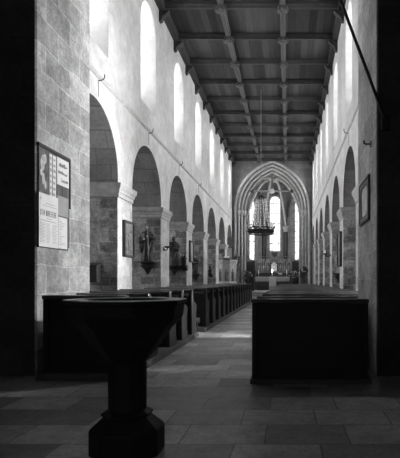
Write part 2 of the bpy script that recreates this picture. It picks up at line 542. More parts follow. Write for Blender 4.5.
# aisles
def aisle(side, X, sgn, xo):
    fn = lambda u, z, d: (xo + sgn * d, u, z)
    out = [(NP1 + 0.002, 0), (YE + 0.5, 0), (YE + 0.5, 5.0), (NP1 + 0.002, 5.0)]
    h0 = [round_win(ARCH0 + BAY * k, 0.55, 2.1, 4.1) for k in range(NB)]
    h1 = [round_win(ARCH0 + BAY * k, 0.35, 2.4, 3.95) for k in range(NB)]
    if sgn > 0:                     # added window, unseen, to light the near left pier
        h0[0] = round_win(9.98, 0.46, 0.9, 3.4); h1[0] = round_win(10.0, 0.40, 1.0, 3.3)
    m = MB(); m.panel(out, h0, h1, fn, 0, 0.6)
    struct(m.build('wall_%s_aisle' % side, 'aisle'))
    for k in range(NB):
        m = MB(); m.prism(h1[k], fn, 0.55, 0.58)
        win_i[0] += 1
        struct(m.build('window_%d' % win_i[0], 'pane_side_fill' if sgn > 0 and k == 0 else 'pane_aisle'))
    xa = X + sgn * TH
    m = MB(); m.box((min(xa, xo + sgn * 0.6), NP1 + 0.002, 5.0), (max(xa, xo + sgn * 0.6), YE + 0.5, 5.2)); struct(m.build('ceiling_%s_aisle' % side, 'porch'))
    for nm, y in (('west', NP1 - 0.31), ('east', YE + 0.3)):
        if nm == 'west': xa = -5.202 if sgn < 0 else 3.302
        else: xa = X + sgn * TH
        m = MB(); m.box((min(xa, xo + sgn * 0.6), y, 0), (max(xa, xo + sgn * 0.6), y + 0.3, 5.2)); struct(m.build('wall_%s_aisle_%s' % (side, nm), 'aisle'))
aisle('left', XL, -1, -6.5)
aisle('right', XR, 1, 4.4)

# ------------------------------------------------------------------ west bay under the gallery
m = MB(); m.box((NPL + 0.002, 5.9, 5.2), (NPR - 0.002, 6.4, ZC + 0.3)); struct(m.build('wall_west', 'plaster'))
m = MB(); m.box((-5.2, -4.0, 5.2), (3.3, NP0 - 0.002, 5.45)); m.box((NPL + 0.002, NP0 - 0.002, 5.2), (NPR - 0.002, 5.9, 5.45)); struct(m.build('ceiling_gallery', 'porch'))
m = MB(); m.box((-5.5, -4.0, 0), (-5.2, NP0 - 0.002, 5.45)); struct(m.build('wall_porch_left', 'porch'))
m = MB(); m.box((3.3, -4.0, 0), (3.6, NP0 - 0.002, 5.45)); struct(m.build('wall_porch_right', 'porch'))
m = MB()
wh = round_win(-1.0, 0.55, 2.9, 4.7); wo = round_win(-1.0, 0.4, 3.0, 4.55)  # added window behind the camera, unseen, brightens the foreground floor
m.panel([(-5.5, 0), (3.6, 0), (3.6, 5.45), (-5.5, 5.45)], [wh], [wo], lambda u, z, d: (u, -4.0 - d, z), 0, 0.5)
struct(m.build('wall_porch_west', 'porch'))
m = MB(); m.prism(wo, lambda u, z, d: (u, -4.0 - d, z), 0.44, 0.47)
win_i[0] += 1
struct(m.build('window_%d' % win_i[0], 'pane_west_fill'))
m = MB(); m.box((-1.9, -3.995, 0), (-0.1, -3.93, 2.4)); d = struct(m.build('door_1', 'pew', None, 0.01))
m = MB()
for x in (-1.5, -0.5):
    m.box((x - 0.32, -3.93, 0.2), (x + 0.32, -3.91, 2.2))
m.build('door_panel', 'pew', d, 0.01)

m = MB(); m.box((XR + TH + 0.12, 10.45, 0), (4.39, 10.75, 4.99)); struct(m.build('wall_right_light_screen', 'aisle'))  # added unseen partition, keeps side window light off the right piers
# voussoirs of the arcade arches, barely proud of the plaster
for X, s, nm in ((XL, 1, 'left'), (XR, -1, 'right')):
    for k in range(NB):
        c = ARCH0 + BAY * k; m = MB(); n = 17
        for i in range(n):
            a0 = PI * (i + 0.035) / n; a1 = PI * (i + 0.965) / n
            r1 = 1.285 + 0.40 + 0.05 * R.random()
            q = [(1.287, a0), (r1, a0), (r1, (a0 + a1) / 2), (r1, a1), (1.287, a1), (1.287, (a0 + a1) / 2)]
            m.prism([(c + r * math.cos(a), ZI + 0.10 + r * math.sin(a)) for r, a in q], lambda u, z, d: (X + s * d, u, z), -0.01, 0.004)
        struct(m.build('trim_%s_voussoirs' % nm, 'voussoir'))

# ------------------------------------------------------------------ timber ceiling
m = MB(); m.box((XL - 0.1, 6.4, ZC), (XR + 0.1, YE + 0.5, ZC + 0.12)); struct(m.build('ceiling', 'ceiling'))
LX = (XL + 1.76, XL + 3.52)
beams = [13.75 + 1.765 * k for k in range(-2, 11)]
YB1 = YE - 0.01
def moulded_x(m, x0, x1, y, zt, wd, h):
    prof = [(-wd, zt), (-wd, zt - h * 0.45), (-wd * 0.7, zt - h * 0.6), (-wd * 0.55, zt - h), (wd * 0.55, zt - h), (wd * 0.7, zt - h * 0.6), (wd, zt - h * 0.45), (wd, zt)]
    m.prism(prof, lambda a, z, d: (d, y + a, z), x0, x1)
for i, y in enumerate(beams):
    t = thing('ceiling_beam', 'moulded oak crossbeam of the nave ceiling, %s counted from the camera' % ORD[i], 'beam', (XC, y, ZC), 0, 'crossbeams of the nave ceiling')
    m = MB(); moulded_x(m, XL - XC + 0.16, XR - XC - 0.16, 0, 0, 0.072, 0.18); m.build('timber', 'beam', t)
    for X in LX:
        m = MB(); m.lathe([(0.16, -0.15), (0.17, -0.20), (0.12, -0.23), (0.14, -0.26), (0.06, -0.30)], 12, (X - XC, 0))
        for a in range(8):
            m.ball((X - XC + 0.14 * math.cos(a * PI / 4), 0.14 * math.sin(a * PI / 4), -0.23), 0.045, 8, 6)
        m.build('boss', 'boss', t)
    for X, s in ((XL - XC, 1), (XR - XC, -1)):
        m = MB()
        m.prism([(0.0, -0.58), (0.08, -0.54), (0.11, -0.44), (0.22, -0.36), (0.30, -0.255), (0.0, -0.255)],
                lambda u, z, d: (X + s * u, d, z), -0.085, 0.085)
        m.build('corbel', 'beam', t, 0.01)
for i, X in enumerate(LX):
    m = MB()
    prof = [(-0.085, 0), (-0.085, -0.09), (-0.05, -0.12), (-0.045, -0.16), (0.045, -0.16), (0.05, -0.12), (0.085, -0.09), (0.085, 0)]
    m.prism(prof, lambda a, z, d: (X + a, d, ZC + z), 6.41, YB1)
    tag(m.build('ceiling_rib', 'boss'), ['long moulded oak rib running down the ceiling, the left one', 'long moulded oak rib running down the ceiling, the right one'][i], 'ceiling rib', 'long ribs of the nave ceiling')

# ------------------------------------------------------------------ chancel wall and arch
def arch_loop(a, zs, za, z0=0.42, n=14):
    return [(XC - a, z0)] + [(XC + x, z) for x, z in pointed(a, zs, za, n)] + [(XC + a, z0)]
m = MB()
lp = arch_loop(2.42, 5.75, 8.95)
outer = [(XL - 0.5, 0), (XL - 0.5, ZC + 0.3), (XR + 0.5, ZC + 0.3), (XR + 0.5, 0), (XC + 2.42, 0), *reversed(lp), (XC - 2.42, 0)]
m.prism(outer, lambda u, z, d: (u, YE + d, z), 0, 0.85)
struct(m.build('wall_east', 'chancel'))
steps = [(2.42, 8.95, 0.0), (2.30, 8.83, 0.0), (2.30, 8.83, 0.18), (2.12, 8.65, 0.18), (2.12, 8.65, 0.36), (1.93, 8.46, 0.36), (1.93, 8.46, 0.55), (1.76, 8.28, 0.55), (1.76, 8.28, 0.84)]
m = MB()
m.loft([[(x, YE + d, z) for x, z in arch_loop(a, 5.75, za)] for a, za, d in steps], False, False, False)
m.loft([[(x, YE + d, z) for x, z in arch_loop(a, 5.75, za)] for a, za, d in ((2.42, 8.95, 0.0), (2.42, 8.95, 0.84), (1.76, 8.28, 0.84))], False, False, False)
arch = m.build('chancel_arch', 'arch_dark')
tag(arch, 'moulded pointed stone arch opening from the nave into the chancel', 'arch')
m = MB()
m.loft([[(x, YE + d, z) for x, z in arch_loop(a, 5.75, za)] for a, za, d in ((2.50, 9.03, 0.0), (2.50, 9.03, -0.09), (2.40, 8.93, -0.11), (2.33, 8.86, 0.0))], False, False, False)
m.build('hood_mould', 'rib', arch)
for a, za, d, r in ((2.22, 8.74, 0.10, 0.085), (2.03, 8.55, 0.28, 0.095), (1.85, 8.37, 0.46, 0.08)):
    m = MB(); m.tube([(XC + x, YE + d, z) for x, z in pointed(a, 5.75, za)], r, 8); m.build('arch_roll', 'rib', arch, 0, True)
    for s in (-1, 1):
        m = MB(); m.tube([(XC + s * a, YE + d, 0.43), (XC + s * a, YE + d, 5.7)], r, 10); sh = m.build('jamb_shaft', 'rib', arch, 0, True)
        m = MB(); m.lathe([(r, 5.42), (r * 1.15, 5.45), (r * 1.1, 5.5), (r * 1.7, 5.68), (r * 1.75, 5.76)], 10, (XC + s * a, YE + d)); m.build('capital', 'rib', sh)

# apse
AP = [(-2.3, 32.36), (-2.3, 36.3), (-0.88, 38.0), (0.88, 38.0), (2.3, 36.3), (2.3, 32.36)]
AP = [(XC + x, y) for x, y in AP]
boss = Vector((XC, 35.2, 8.62))
SPZ = 5.35
def facet_fn(p, q):
    p = Vector((p[0], p[1])); q = Vector((q[0], q[1]))
    e = (q - p).normalized(); n = Vector((-e.y, e.x))
    cm = (p + q) / 2
    if (cm + n - Vector((XC, 35))).length < (cm - Vector((XC, 35))).length: n = -n
    return (q - p).length, lambda u, z, d: (p.x + e.x * u + n.x * d, p.y + e.y * u + n.y * d, z)
wins = {1: (0.47, 0.38, 2.8, 7.0, 7.58), 2: (0.52, 0.39, 3.5, 7.45, 7.95), 3: (0.47, 0.38, 2.8, 7.0, 7.58)}
for i in range(5):
    L, fn = facet_fn(AP[i], AP[i + 1])
    m = MB()
    out = [(-0.15, 0.3), (L + 0.15, 0.3), (L + 0.15, 8.9), (-0.15, 8.9)]
    if i in (0, 4):
        wins[i] = (0.75, 0.55, 2.6, 6.4, 7.3)
    if i in wins:
        a, b, z0, zs, z1 = wins[i]
        c = L / 2
        m.panel(out, [pointed_win(c, a, z0 - 0.1, zs, z1)], [pointed_win(c, b, z0, zs, z1 - 0.12)], fn, 0, 0.4)
    else:
        m.panel(out, [], [], fn, 0, 0.4)
    wl = struct(m.build('wall_apse_%s' % ['north', 'northeast', 'east', 'southeast', 'south'][i], 'chancel'))
    if i in wins:
        m = MB(); m.prism(pointed_win(c, b, z0, zs, z1 - 0.12), fn, 0.32, 0.35)
        win_i[0] += 1
        pn = struct(m.build('window_%d' % win_i[0], 'pane_choir' if i in (0, 4) else 'pane_chancel'))
        m = MB()
        z = z0 + 0.55
        while z < z1 - 0.3:
            hw = b if z < zs else b * 0.6
            m.prism([(c - hw, z), (c + hw, z), (c + hw, z + 0.045), (c - hw, z + 0.045)], fn, 0.27, 0.30)
            z += 0.8
        m.build('saddle_bar', 'iron', pn)
# vault webs and ribs
m = MB()
for i in range(6):
    p = Vector((*AP[i], 0)); q = Vector((*AP[(i + 1) % 6], 0))
    ap = 8.35
    lun = [(x, z) for x, z in pointed(1.0, SPZ, ap, 8)]
    rings = []
    for s, (x, z) in enumerate(lun):
        f = (x + 1) / 2
        base = p.lerp(q, f); base.z = z
        bulge = 0.95 * abs(x) + 0.12
        row = []
        for k in range(9):
            t = k / 8
            v = base.lerp(boss, t)
            if k < 8: v.z = min(v.z + bulge * math.sin(PI * t), 8.62 + 0.1)
            row.append(v)
        rings.append(row)
    m.loft(rings, False, False, False)
vault = struct(m.build('ceiling_apse_vault', 'chancel'))
ribs = []
for i in range(6):
    p = Vector((*AP[i], SPZ))
    pts = []
    for k in range(13):
        t = k / 12
        v = p.lerp(boss, t); v.z = min(v.z + 1.07 * math.sin(PI * t) - 0.06, 8.64)
        pts.append(v)
    m = MB(); m.tube(pts, 0.08, 8)
    ribs.append((m, p))
vr = vault
for mm, p in ribs: mm.build('rib', 'rib', vr, 0, True)
m = MB(); m.lathe([(0.08, boss.z - 0.28), (0.2, boss.z - 0.24), (0.22, boss.z - 0.12), (0.12, boss.z)], 14, (boss.x, boss.y)); m.build('boss', 'rib', vr)
shaft_lab = ['engaged dark shaft beside the chancel arch, left', 'dark wall shaft left of the left lancet window', 'dark wall shaft between the left and middle lancets',
             'dark wall shaft between the middle and right lancets', 'dark wall shaft right of the right lancet window', 'engaged dark shaft beside the chancel arch, right']
for i in range(1, 5):
    c = Vector((XC, 34.5)); p = Vector(AP[i]); p = p + (c - p).normalized() * 0.11
    t = thing('wall_shaft', shaft_lab[i], 'column', (p.x, p.y, 0.42), 0, 'shafts between the chancel windows')
    m = MB(); m.lathe([(0.19, 0), (0.19, 0.2), (0.18, 0.27), (0.165, 0.3), (0.165, 4.55)], 12); m.build('shaft', 'dark_shaft', t, 0, False)
    m = MB(); m.lathe([(0.17, 4.55), (0.19, 4.58), (0.15, 4.63), (0.22, 4.85), (0.25, 4.87), (0.25, 4.97)], 12); m.build('capital', 'rib', t)

# tie beam in the chancel arch
t = thing('tie_beam', 'thin dark tie bar with hanging post spanning the chancel arch', 'tie beam', (XC - 0.02, YE + 0.42, 7.08))
m = MB(); m.tube([(-1.46, 0, 0), (1.46, 0, 0)], 0.055, 8); m.build('bar', 'relief', t)
m = MB(); m.box((-0.07, -0.05, 0), (0.07, 0.05, 1.12)); m.build('post', 'arch_dark', t)
m = MB(); m.lathe([(0.0, -0.06), (0.17, -0.05), (0.17, 0.05), (0.0, 0.06)], 16)
o = m.build('rosette', 'impost', t); o.rotation_euler = (PI / 2, 0, 0)
for s in (-1, 1):
    m = MB(); m.ball((s * 1.3, 0, 0), 0.12, 10, 8); m.build('knob', 'wood_frame', t, 0, True)

# ------------------------------------------------------------------ pews
def pew(L, label, loc, group, first=False):
    t = thing('church_pew', label, 'pew', loc, 0, group)
    H = 0.91
    m = MB(); m.box((0.0, 0, 0.0), (L, 0.035, H - 0.05))
    if first:
        m.box((0.0, -0.015, 0.0), (L, 0.0, 0.11))
    m.build('back_panel', 'pew', t)
    m = MB(); m.box((-0.015, -0.045, H - 0.05), (L + 0.015, 0.085, H)); m.build('top_rail', 'pew_top', t, 0.012, False, 2)
    m = MB(); m.box((0.04, 0.035, 0.40), (L - 0.04, 0.43, 0.44)); m.build('seat', 'pew_top', t, 0.01)
    prof = [(-0.03, 0), (0.44, 0), (0.46, 0.1), (0.41, 0.16), (0.41, 0.42), (0.46, 0.5), (0.44, 0.58), (0.34, 0.62), (0.2, 0.64), (0.13, 0.72), (0.085, H - 0.05), (-0.03, H - 0.05)]
    for x in (0.0, L - 0.05):
        m = MB(); m.prism(prof, lambda y, z, d: (x + d, y, z), -0.008, 0.058); m.build('bench_end', 'pew_end', t, 0.008)
    if not first:
        m = MB(); m.prism([(-0.03, 0.80), (-0.17, 0.76), (-0.17, 0.78), (-0.03, 0.83)], lambda y, z, d: (d, y, z), 0.06, L - 0.06); m.build('book_ledge', 'pew', t)
        m = MB()
        m.loft([[(x, -0.30 + 0.10 * math.cos(a), 0.17 + 0.065 * math.sin(a)) for a in [2 * PI * j / 10 for j in range(10)]] for x in (0.10, L - 0.10)])
        m.build('kneeler', 'cushion', t, 0, True)
        m = MB()
        m.box((0.14, -0.34, 0.0), (L - 0.14, -0.26, 0.11))
        m.build('kneeler_plinth', 'pew', t)
    return t

PZL, PZR = 0.09, 0.055
rows_l = [5.68, 6.60, 7.79, 8.7, 9.6]
y = 11.25
while y < 25.6: rows_l.append(y); y += 1.0
rows_r = [5.46, 6.38, 7.78, 8.6, 9.42]
y = 10.9
while y < 25.0: rows_r.append(y); y += 1.0
protos = {}
def place_row(side, i, y):
    if side == 'left':
        x0 = -2.88 if y < 7.0 else -3.35
        L = -1.92 - x0; z = PZL
        lab = 'dark oak pew on the left of the aisle, %s row from the camera' % ORD[i]
        if i == 0: lab = 'dark oak pew with plain back panel standing behind the font'
    else:
        x0 = -0.40
        L = 1.30 if y < 7.0 else 1.80
        z = PZR
        lab = 'dark oak pew on the right of the aisle, %s row from the camera' % ORD[i]
        if i == 0: lab = 'dark oak pew with big plain back panel nearest on the right'
    key = (round(L, 2), i == 0)
    if key not in protos:
        protos[key] = pew(L, lab, (x0, y, z), 'pews %s of the aisle' % side, i == 0)
    else:
        o = dup(protos[key], (x0, y, z), 0, lab); o['group'] = 'pews %s of the aisle' % side
for i, y in enumerate(rows_l): place_row('left', i, y)
for i, y in enumerate(rows_r): place_row('right', i, y)
# low boarded platforms under the pews
def platform(poly, z, label):
    m = MB(); m.prism(poly, lambda u, v, d: (u, v, d), 0.0, z)
    tag(m.build('pew_platform', 'platform', None, 0.006), label, 'platform', 'boarded platforms under the pews')
platform([(-2.95, 5.60), (-1.87, 5.60), (-1.87, 10.1), (-3.42, 10.1), (-3.42, 7.38), (-2.95, 7.38)], PZL, 'low boarded platform under the front left pews behind the font')
platform([(-3.42, 10.85), (-1.87, 10.85), (-1.87, 26.1), (-3.42, 26.1)], PZL, 'long low boarded platform under the far left pews')
platform([(-0.43, 5.43), (0.95, 5.43), (0.95, 7.39), (1.44, 7.39), (1.44, 9.85), (-0.43, 9.85)], PZR, 'low boarded platform under the nearest right pews')
platform([(-0.43, 10.5), (1.44, 10.5), (1.44, 25.5), (-0.43, 25.5)], PZR, 'long low boarded platform under the far right pews')

# ------------------------------------------------------------------ baptismal font
t = thing('baptismal_font', 'dark octagonal stone font on a stem in the foreground', 'font', (-1.103, 3.3, 0), 0)
r8 = PI / 8
k8 = 1 / math.cos(PI / 8)
m = MB()
m.lathe([(0.232 * k8, 0), (0.232 * k8, 0.165), (0.226 * k8, 0.178), (0.14 * k8, 0.258)], 8, rot=r8); m.build('base', 'font', t, 0.008)
m = MB(); m.lathe([(0.138 * k8, 0.252), (0.155 * k8, 0.26), (0.16 * k8, 0.276), (0.13 * k8, 0.294)], 8, rot=r8); m.build('collar', 'font', t)
m = MB(); m.lathe([(0.118 * k8, 0.29), (0.12 * k8, 0.62)], 8, rot=r8); m.build('stem', 'font', t, 0.006)
m = MB(); m.lathe([(0.12 * k8, 0.615), (0.145 * k8, 0.655), (0.215 * k8, 0.745), (0.285 * k8, 0.855), (0.335 * k8, 0.90), (0.355 * k8, 0.94), (0.36 * k8, 1.015)], 8, rot=r8, cap1=False); m.build('bowl', 'font', t, 0.006)
m = MB()
def ring32(r, z, oct_):
    pts = []
    for j in range(32):
        a = r8 + 2 * PI * j / 32
        rr = r
        if oct_:
            da = (a - r8) % (PI / 4) - PI / 8
            rr = r / math.cos(da)
        pts.append((rr * math.cos(a), rr * math.sin(a), z))
    return pts
m.loft([ring32(0.36, 1.01, 1), ring32(0.378, 1.022, 1), ring32(0.378, 1.045, 1), ring32(0.372, 1.05, 1), ring32(0.285, 1.05, 0), ring32(0.28, 1.045, 0), ring32(0.28, 1.012, 0)], False, False)
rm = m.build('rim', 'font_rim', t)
rm.data.materials.append(M['font'])              # only the top is pale, the daylight on it put into the colour
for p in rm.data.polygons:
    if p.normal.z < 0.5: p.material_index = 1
m = MB(); m.loft([ring32(0.283, 1.01, 0), ring32(0.28, 1.044, 0), ring32(0.27, 1.044, 0), ring32(0.26, 0.93, 0), ring32(0.15, 0.88, 0)], False, True); m.build('basin', 'font', t)

# ------------------------------------------------------------------ notices on the left near pier
PX = NPL
def nb(x, y):                       # point on the pier face seen at photo position (x, y)
    d = -PX * 480.0 / (288.0 - x)
    return d, 1.18 + (280.0 - y) * d / 480.0
def sheet(name, u0, u1, z0, z1, d, th, mat, parent=None, bevel=0):
    m = MB(); m.box((PX + d, u0, z0), (PX + d + th, u1, z1)); o = m.build(name, mat, parent, bevel)
    if not parent: o.location.y = SHIFT
    return o
b0, b1, zt, zb = 5.84, 6.66, 2.83, 1.60
SHIFT = -0.035
t = thing('notice_board', 'dark wooden notice board fixed to the near left pier', 'notice board', (PX, 6.25 + SHIFT, 1.6))
def rel(o):
    o.location = (o.location.x - t.location.x, o.location.y - 6.25, o.location.z - t.location.z); return o
rel(sheet('backing', b0, b1, zb + 0.02, zt, 0.001, 0.012, 'wood_frame', t))
rel(sheet('frame', b0 - 0.015, b1 + 0.015, zt - 0.02, zt + 0.02, 0.001, 0.026, 'pew', t, 0.003))
rel(sheet('frame', b1 - 0.005, b1 + 0.02, 2.16, zt - 0.02, 0.001, 0.024, 'pew', t, 0.003))
rel(sheet('frame', b0 - 0.015, b1 - 0.06, zb - 0.02, zb + 0.02, 0.001, 0.024, 'pew', t, 0.003))
D0 = 0.0135
ph = sheet('photo_poster', 5.845, 6.075, 2.24, 2.79, D0, 0.003, 'photo_dark'); tag(ph, 'dark picture poster with pale figures at top left of the notice board', 'poster')
m = MB()
for (u, z, r, sz) in ((5.93, 2.62, 0.05, 2.0), (5.985, 2.68, 0.045, 1.4), (5.90, 2.50, 0.03, 1.5), (5.95, 2.43, 0.035, 2.2), (6.0, 2.36, 0.025, 2.0)):
    m.loft([[(PX + D0 + 0.0036, u + r * math.cos(2 * PI * j / 12), z + r * sz * math.sin(2 * PI * j / 12)) for j in range(12)], [(PX + D0 + 0.0038, u + r * 0.9 * math.cos(2 * PI * j / 12), z + r * 0.9 * sz * math.sin(2 * PI * j / 12)) for j in range(12)]])
m.build('printed_figures', 'photo_pale', ph)
for i, (a, b, z0, z1) in enumerate(((6.10, 6.165, 2.14, 2.78), (6.185, 6.27, 2.20, 2.78))):
    o = sheet('leaflet', a, b, z0, z1, D0, 0.004, 'paper')
    tag(o, ['tall narrow pale leaflet pinned right of the dark picture poster', 'tall narrow pale leaflet pinned just left of the white script notice'][i], 'leaflet')
    m = MB()
    for k in range(7): m.box((PX + D0 + 0.0042, a + 0.01, z1 - 0.07 - k * 0.075), (PX + D0 + 0.0048, b - 0.012 - 0.015 * R.random(), z1 - 0.045 - k * 0.075 + 0.015 * R.random()))
    m.build('printed_picture', 'ink_grey', o)
o = sheet('script_notice', 6.30, 6.635, 2.435, 2.79, D0, 0.004, 'paper'); tag(o, 'white notice with three lines of handwriting at top right of board', 'notice')
m = MB()
for k, (u0, u1) in enumerate(((6.345, 6.58), (6.33, 6.58), (6.42, 6.60))):
    u = u0; z = 2.705 - 0.1 * k
    while u < u1:
        wv = 0.012 + 0.014 * R.random(); h = 0.014 + 0.018 * R.random()
        m.box((PX + D0 + 0.0042, u, z - h), (PX + D0 + 0.0048, u + wv, z + h * R.random()))
        u += wv + 0.006
m.build('handwriting', 'ink', o)
for i, (a, b) in enumerate(((6.29, 6.385), (6.46, 6.63))):
    o = sheet('picture_card', a, b, 2.30 + 0.01 * i, 2.415, D0, 0.003, 'photo_dark')
    tag(o, ['small dark picture card below the script notice, the narrower one', 'small dark picture card below the script notice, the wider one'][i], 'card')
o = sheet('big_poster', 5.82, 6.30, 1.59, 2.245, 0.026, 0.003, 'paper')
tag(o, 'big white printed poster with bold heading at bottom of notice board', 'poster')
m = MB()
u = 5.85
for k, ch in enumerate('UTNMASSERE'):
    wv = 0.026
    if k == 3: u += 0.028
    z0, z1 = 1.985 - 0.01, 2.05 - 0.005
    x0, x1 = PX + 0.0292, PX + 0.030
    st = 0.008
    if ch in 'UNMAERS': m.box((x0, u, z0), (x1, u + st, z1))
    if ch in 'UNMAR': m.box((x0, u + wv - st, z0), (x1, u + wv, z1))
    if ch in 'TASER': m.box((x0, u, z1 - st), (x1, u + wv, z1))
    if ch in 'UES': m.box((x0, u, z0), (x1, u + wv, z0 + st))
    if ch in 'ASER': m.box((x0, u, (z0 + z1) / 2 - st / 2), (x1, u + wv, (z0 + z1) / 2 + st / 2))
    if ch in 'TM': m.box((x0, u + wv / 2 - st / 2, z0), (x1, u + wv / 2 + st / 2, z1))
    if ch == 'N': m.box((x0, u + wv / 2 - st / 2, z0 + 0.02), (x1, u + wv / 2 + st / 2, z1 - 0.02))
    u += wv + 0.0125
m.build('printed_heading', 'ink', o)
m = MB()
for z, a, b, h in ((2.18, 5.85, 5.87, 0.03), (2.13, 5.98, 6.22, 0.008), (2.10, 5.9, 6.26, 0.006), (1.945, 6.0, 6.14, 0.008), (1.915, 5.86, 6.24, 0.009)):
    m.box((PX + 0.0292, a, z - h / 2), (PX + 0.030, b, z + h / 2))
for c0, c1 in ((5.85, 5.98), (6.0, 6.13), (6.15, 6.28)):
    z = 1.88
    while z > 1.64:
        m.box((PX + 0.0292, c0, z - 0.0025), (PX + 0.030, c0 + (c1 - c0) * (0.6 + 0.4 * R.random()), z + 0.0025)); z -= 0.018
m.build('printed_lines', 'ink_grey', o)
o = sheet('printed_sheet', 6.305, 6.56, 1.595, 2.01, 0.026, 0.003, 'paper'); tag(o, 'white printed sheet below the grey sheet, right of the big poster', 'poster')
m = MB()
z = 1.955
while z > 1.64:
    m.box((PX + 0.0292, 6.33, z - 0.003), (PX + 0.030, 6.36 + 0.17 * R.random(), z + 0.003)); z -= 0.022
m.build('printed_lines', 'ink_grey', o)
o = sheet('grey_sheet', 6.305, 6.62, 2.03, 2.29, D0, 0.004, 'paper_grey'); tag(o, 'plain grey sheet at the right of the board above white sheet', 'notice')

# ------------------------------------------------------------------ framed picture, hook and rod on the right near pier
t = thing('framed_picture', 'dark framed picture with pale eight sided opening on right near pier', 'picture', (NPR, 6.63, 2.26))
W2, H2 = 0.40, 0.295
fnr = lambda u, z, d: (-d, u, z)
m = MB()
oct_ = [(-0.26, -0.14), (-0.19, -0.20), (0.19, -0.20), (0.26, -0.14), (0.26, 0.14), (0.19, 0.20), (-0.19, 0.20), (-0.26, 0.14)]
m.panel([(-W2, -H2), (W2, -H2), (W2, H2), (-W2, H2)], [oct_], [oct_], fnr, 0.002, 0.022); m.build('frame', 'wood_frame', t)
m = MB()
for (a, b, c, d) in ((-W2, -H2, W2, -H2 + 0.03), (-W2, H2 - 0.03, W2, H2), (-W2, -H2, -W2 + 0.03, H2), (W2 - 0.03, -H2, W2, H2)):
    m.prism([(a, b), (c, b), (c, d), (a, d)], fnr, 0.0215, 0.032)
m.build('frame_moulding', 'pew', t, 0.005)
m = MB(); m.panel([(-0.345, -0.25), (0.345, -0.25), (0.345, 0.25), (-0.345, 0.25)], [[(-0.32, -0.225), (0.32, -0.225), (0.32, 0.225), (-0.32, 0.225)]], [[(-0.32, -0.225), (0.32, -0.225), (0.32, 0.225), (-0.32, 0.225)]], fnr, 0.0215, 0.025); m.build('frame_inlay', 'relief', t)
m = MB(); m.prism([(u * 1.05, z * 1.05) for u, z in oct_], fnr, 0.003, 0.012); m.build('print', 'picture', t)

t = thing('wall_bracket', 'small black iron bracket high on the right near pier', 'bracket', (NPR, 6.18, 2.93))
m = MB(); m.tube([(0.0, 0, 0), (-0.07, 0.0, 0.0), (-0.09, 0.0, 0.012), (-0.09, 0.0, 0.045)], 0.012, 8); m.build('arm', 'iron', t)
m = MB(); m.box((-0.012, -0.03, -0.035), (-0.001, 0.03, 0.035)); m.build('plate', 'iron', t)

A = Vector((0.45, 5.96, 5.195)); B = Vector((1.168, 5.72, 3.06))
t = thing('tie_rod', 'slanting black iron rod running from gallery down to right near pier', 'rod', tuple(B))
m = MB(); m.tube([A - B, Vector((0, 0, 0))], 0.019, 10); m.build('rod', 'iron', t)
m = MB(); m.box((-0.05, 0.0, -0.08), (0.05, 0.0585, 0.08)); m.build('wall_plate', 'iron', t)

# ------------------------------------------------------------------ statues on consoles
def console(name_label, loc, s=1.0, mat='statue_dark'):
    t = thing('statue_console', name_label, 'console', loc, 0, 'consoles on the piers')
    m = MB(); m.lathe([(0.02, -0.36), (0.06, -0.30), (0.10, -0.22), (0.19, -0.14), (0.2, -0.11), (0.16, -0.08), (0.22, -0.03), (0.22, 0.0)], 16, (0, 0))
    m.v = [(x * s, y * s, z * s) for x, y, z in m.v]
    m.build('bracket', mat, t, 0, False)
    m = MB(); m.box((-0.24 * s, -0.22 * s, -0.022), (0.24 * s, 0.24, 0.0)); m.build('shelf', mat, t, 0.008)
    return t

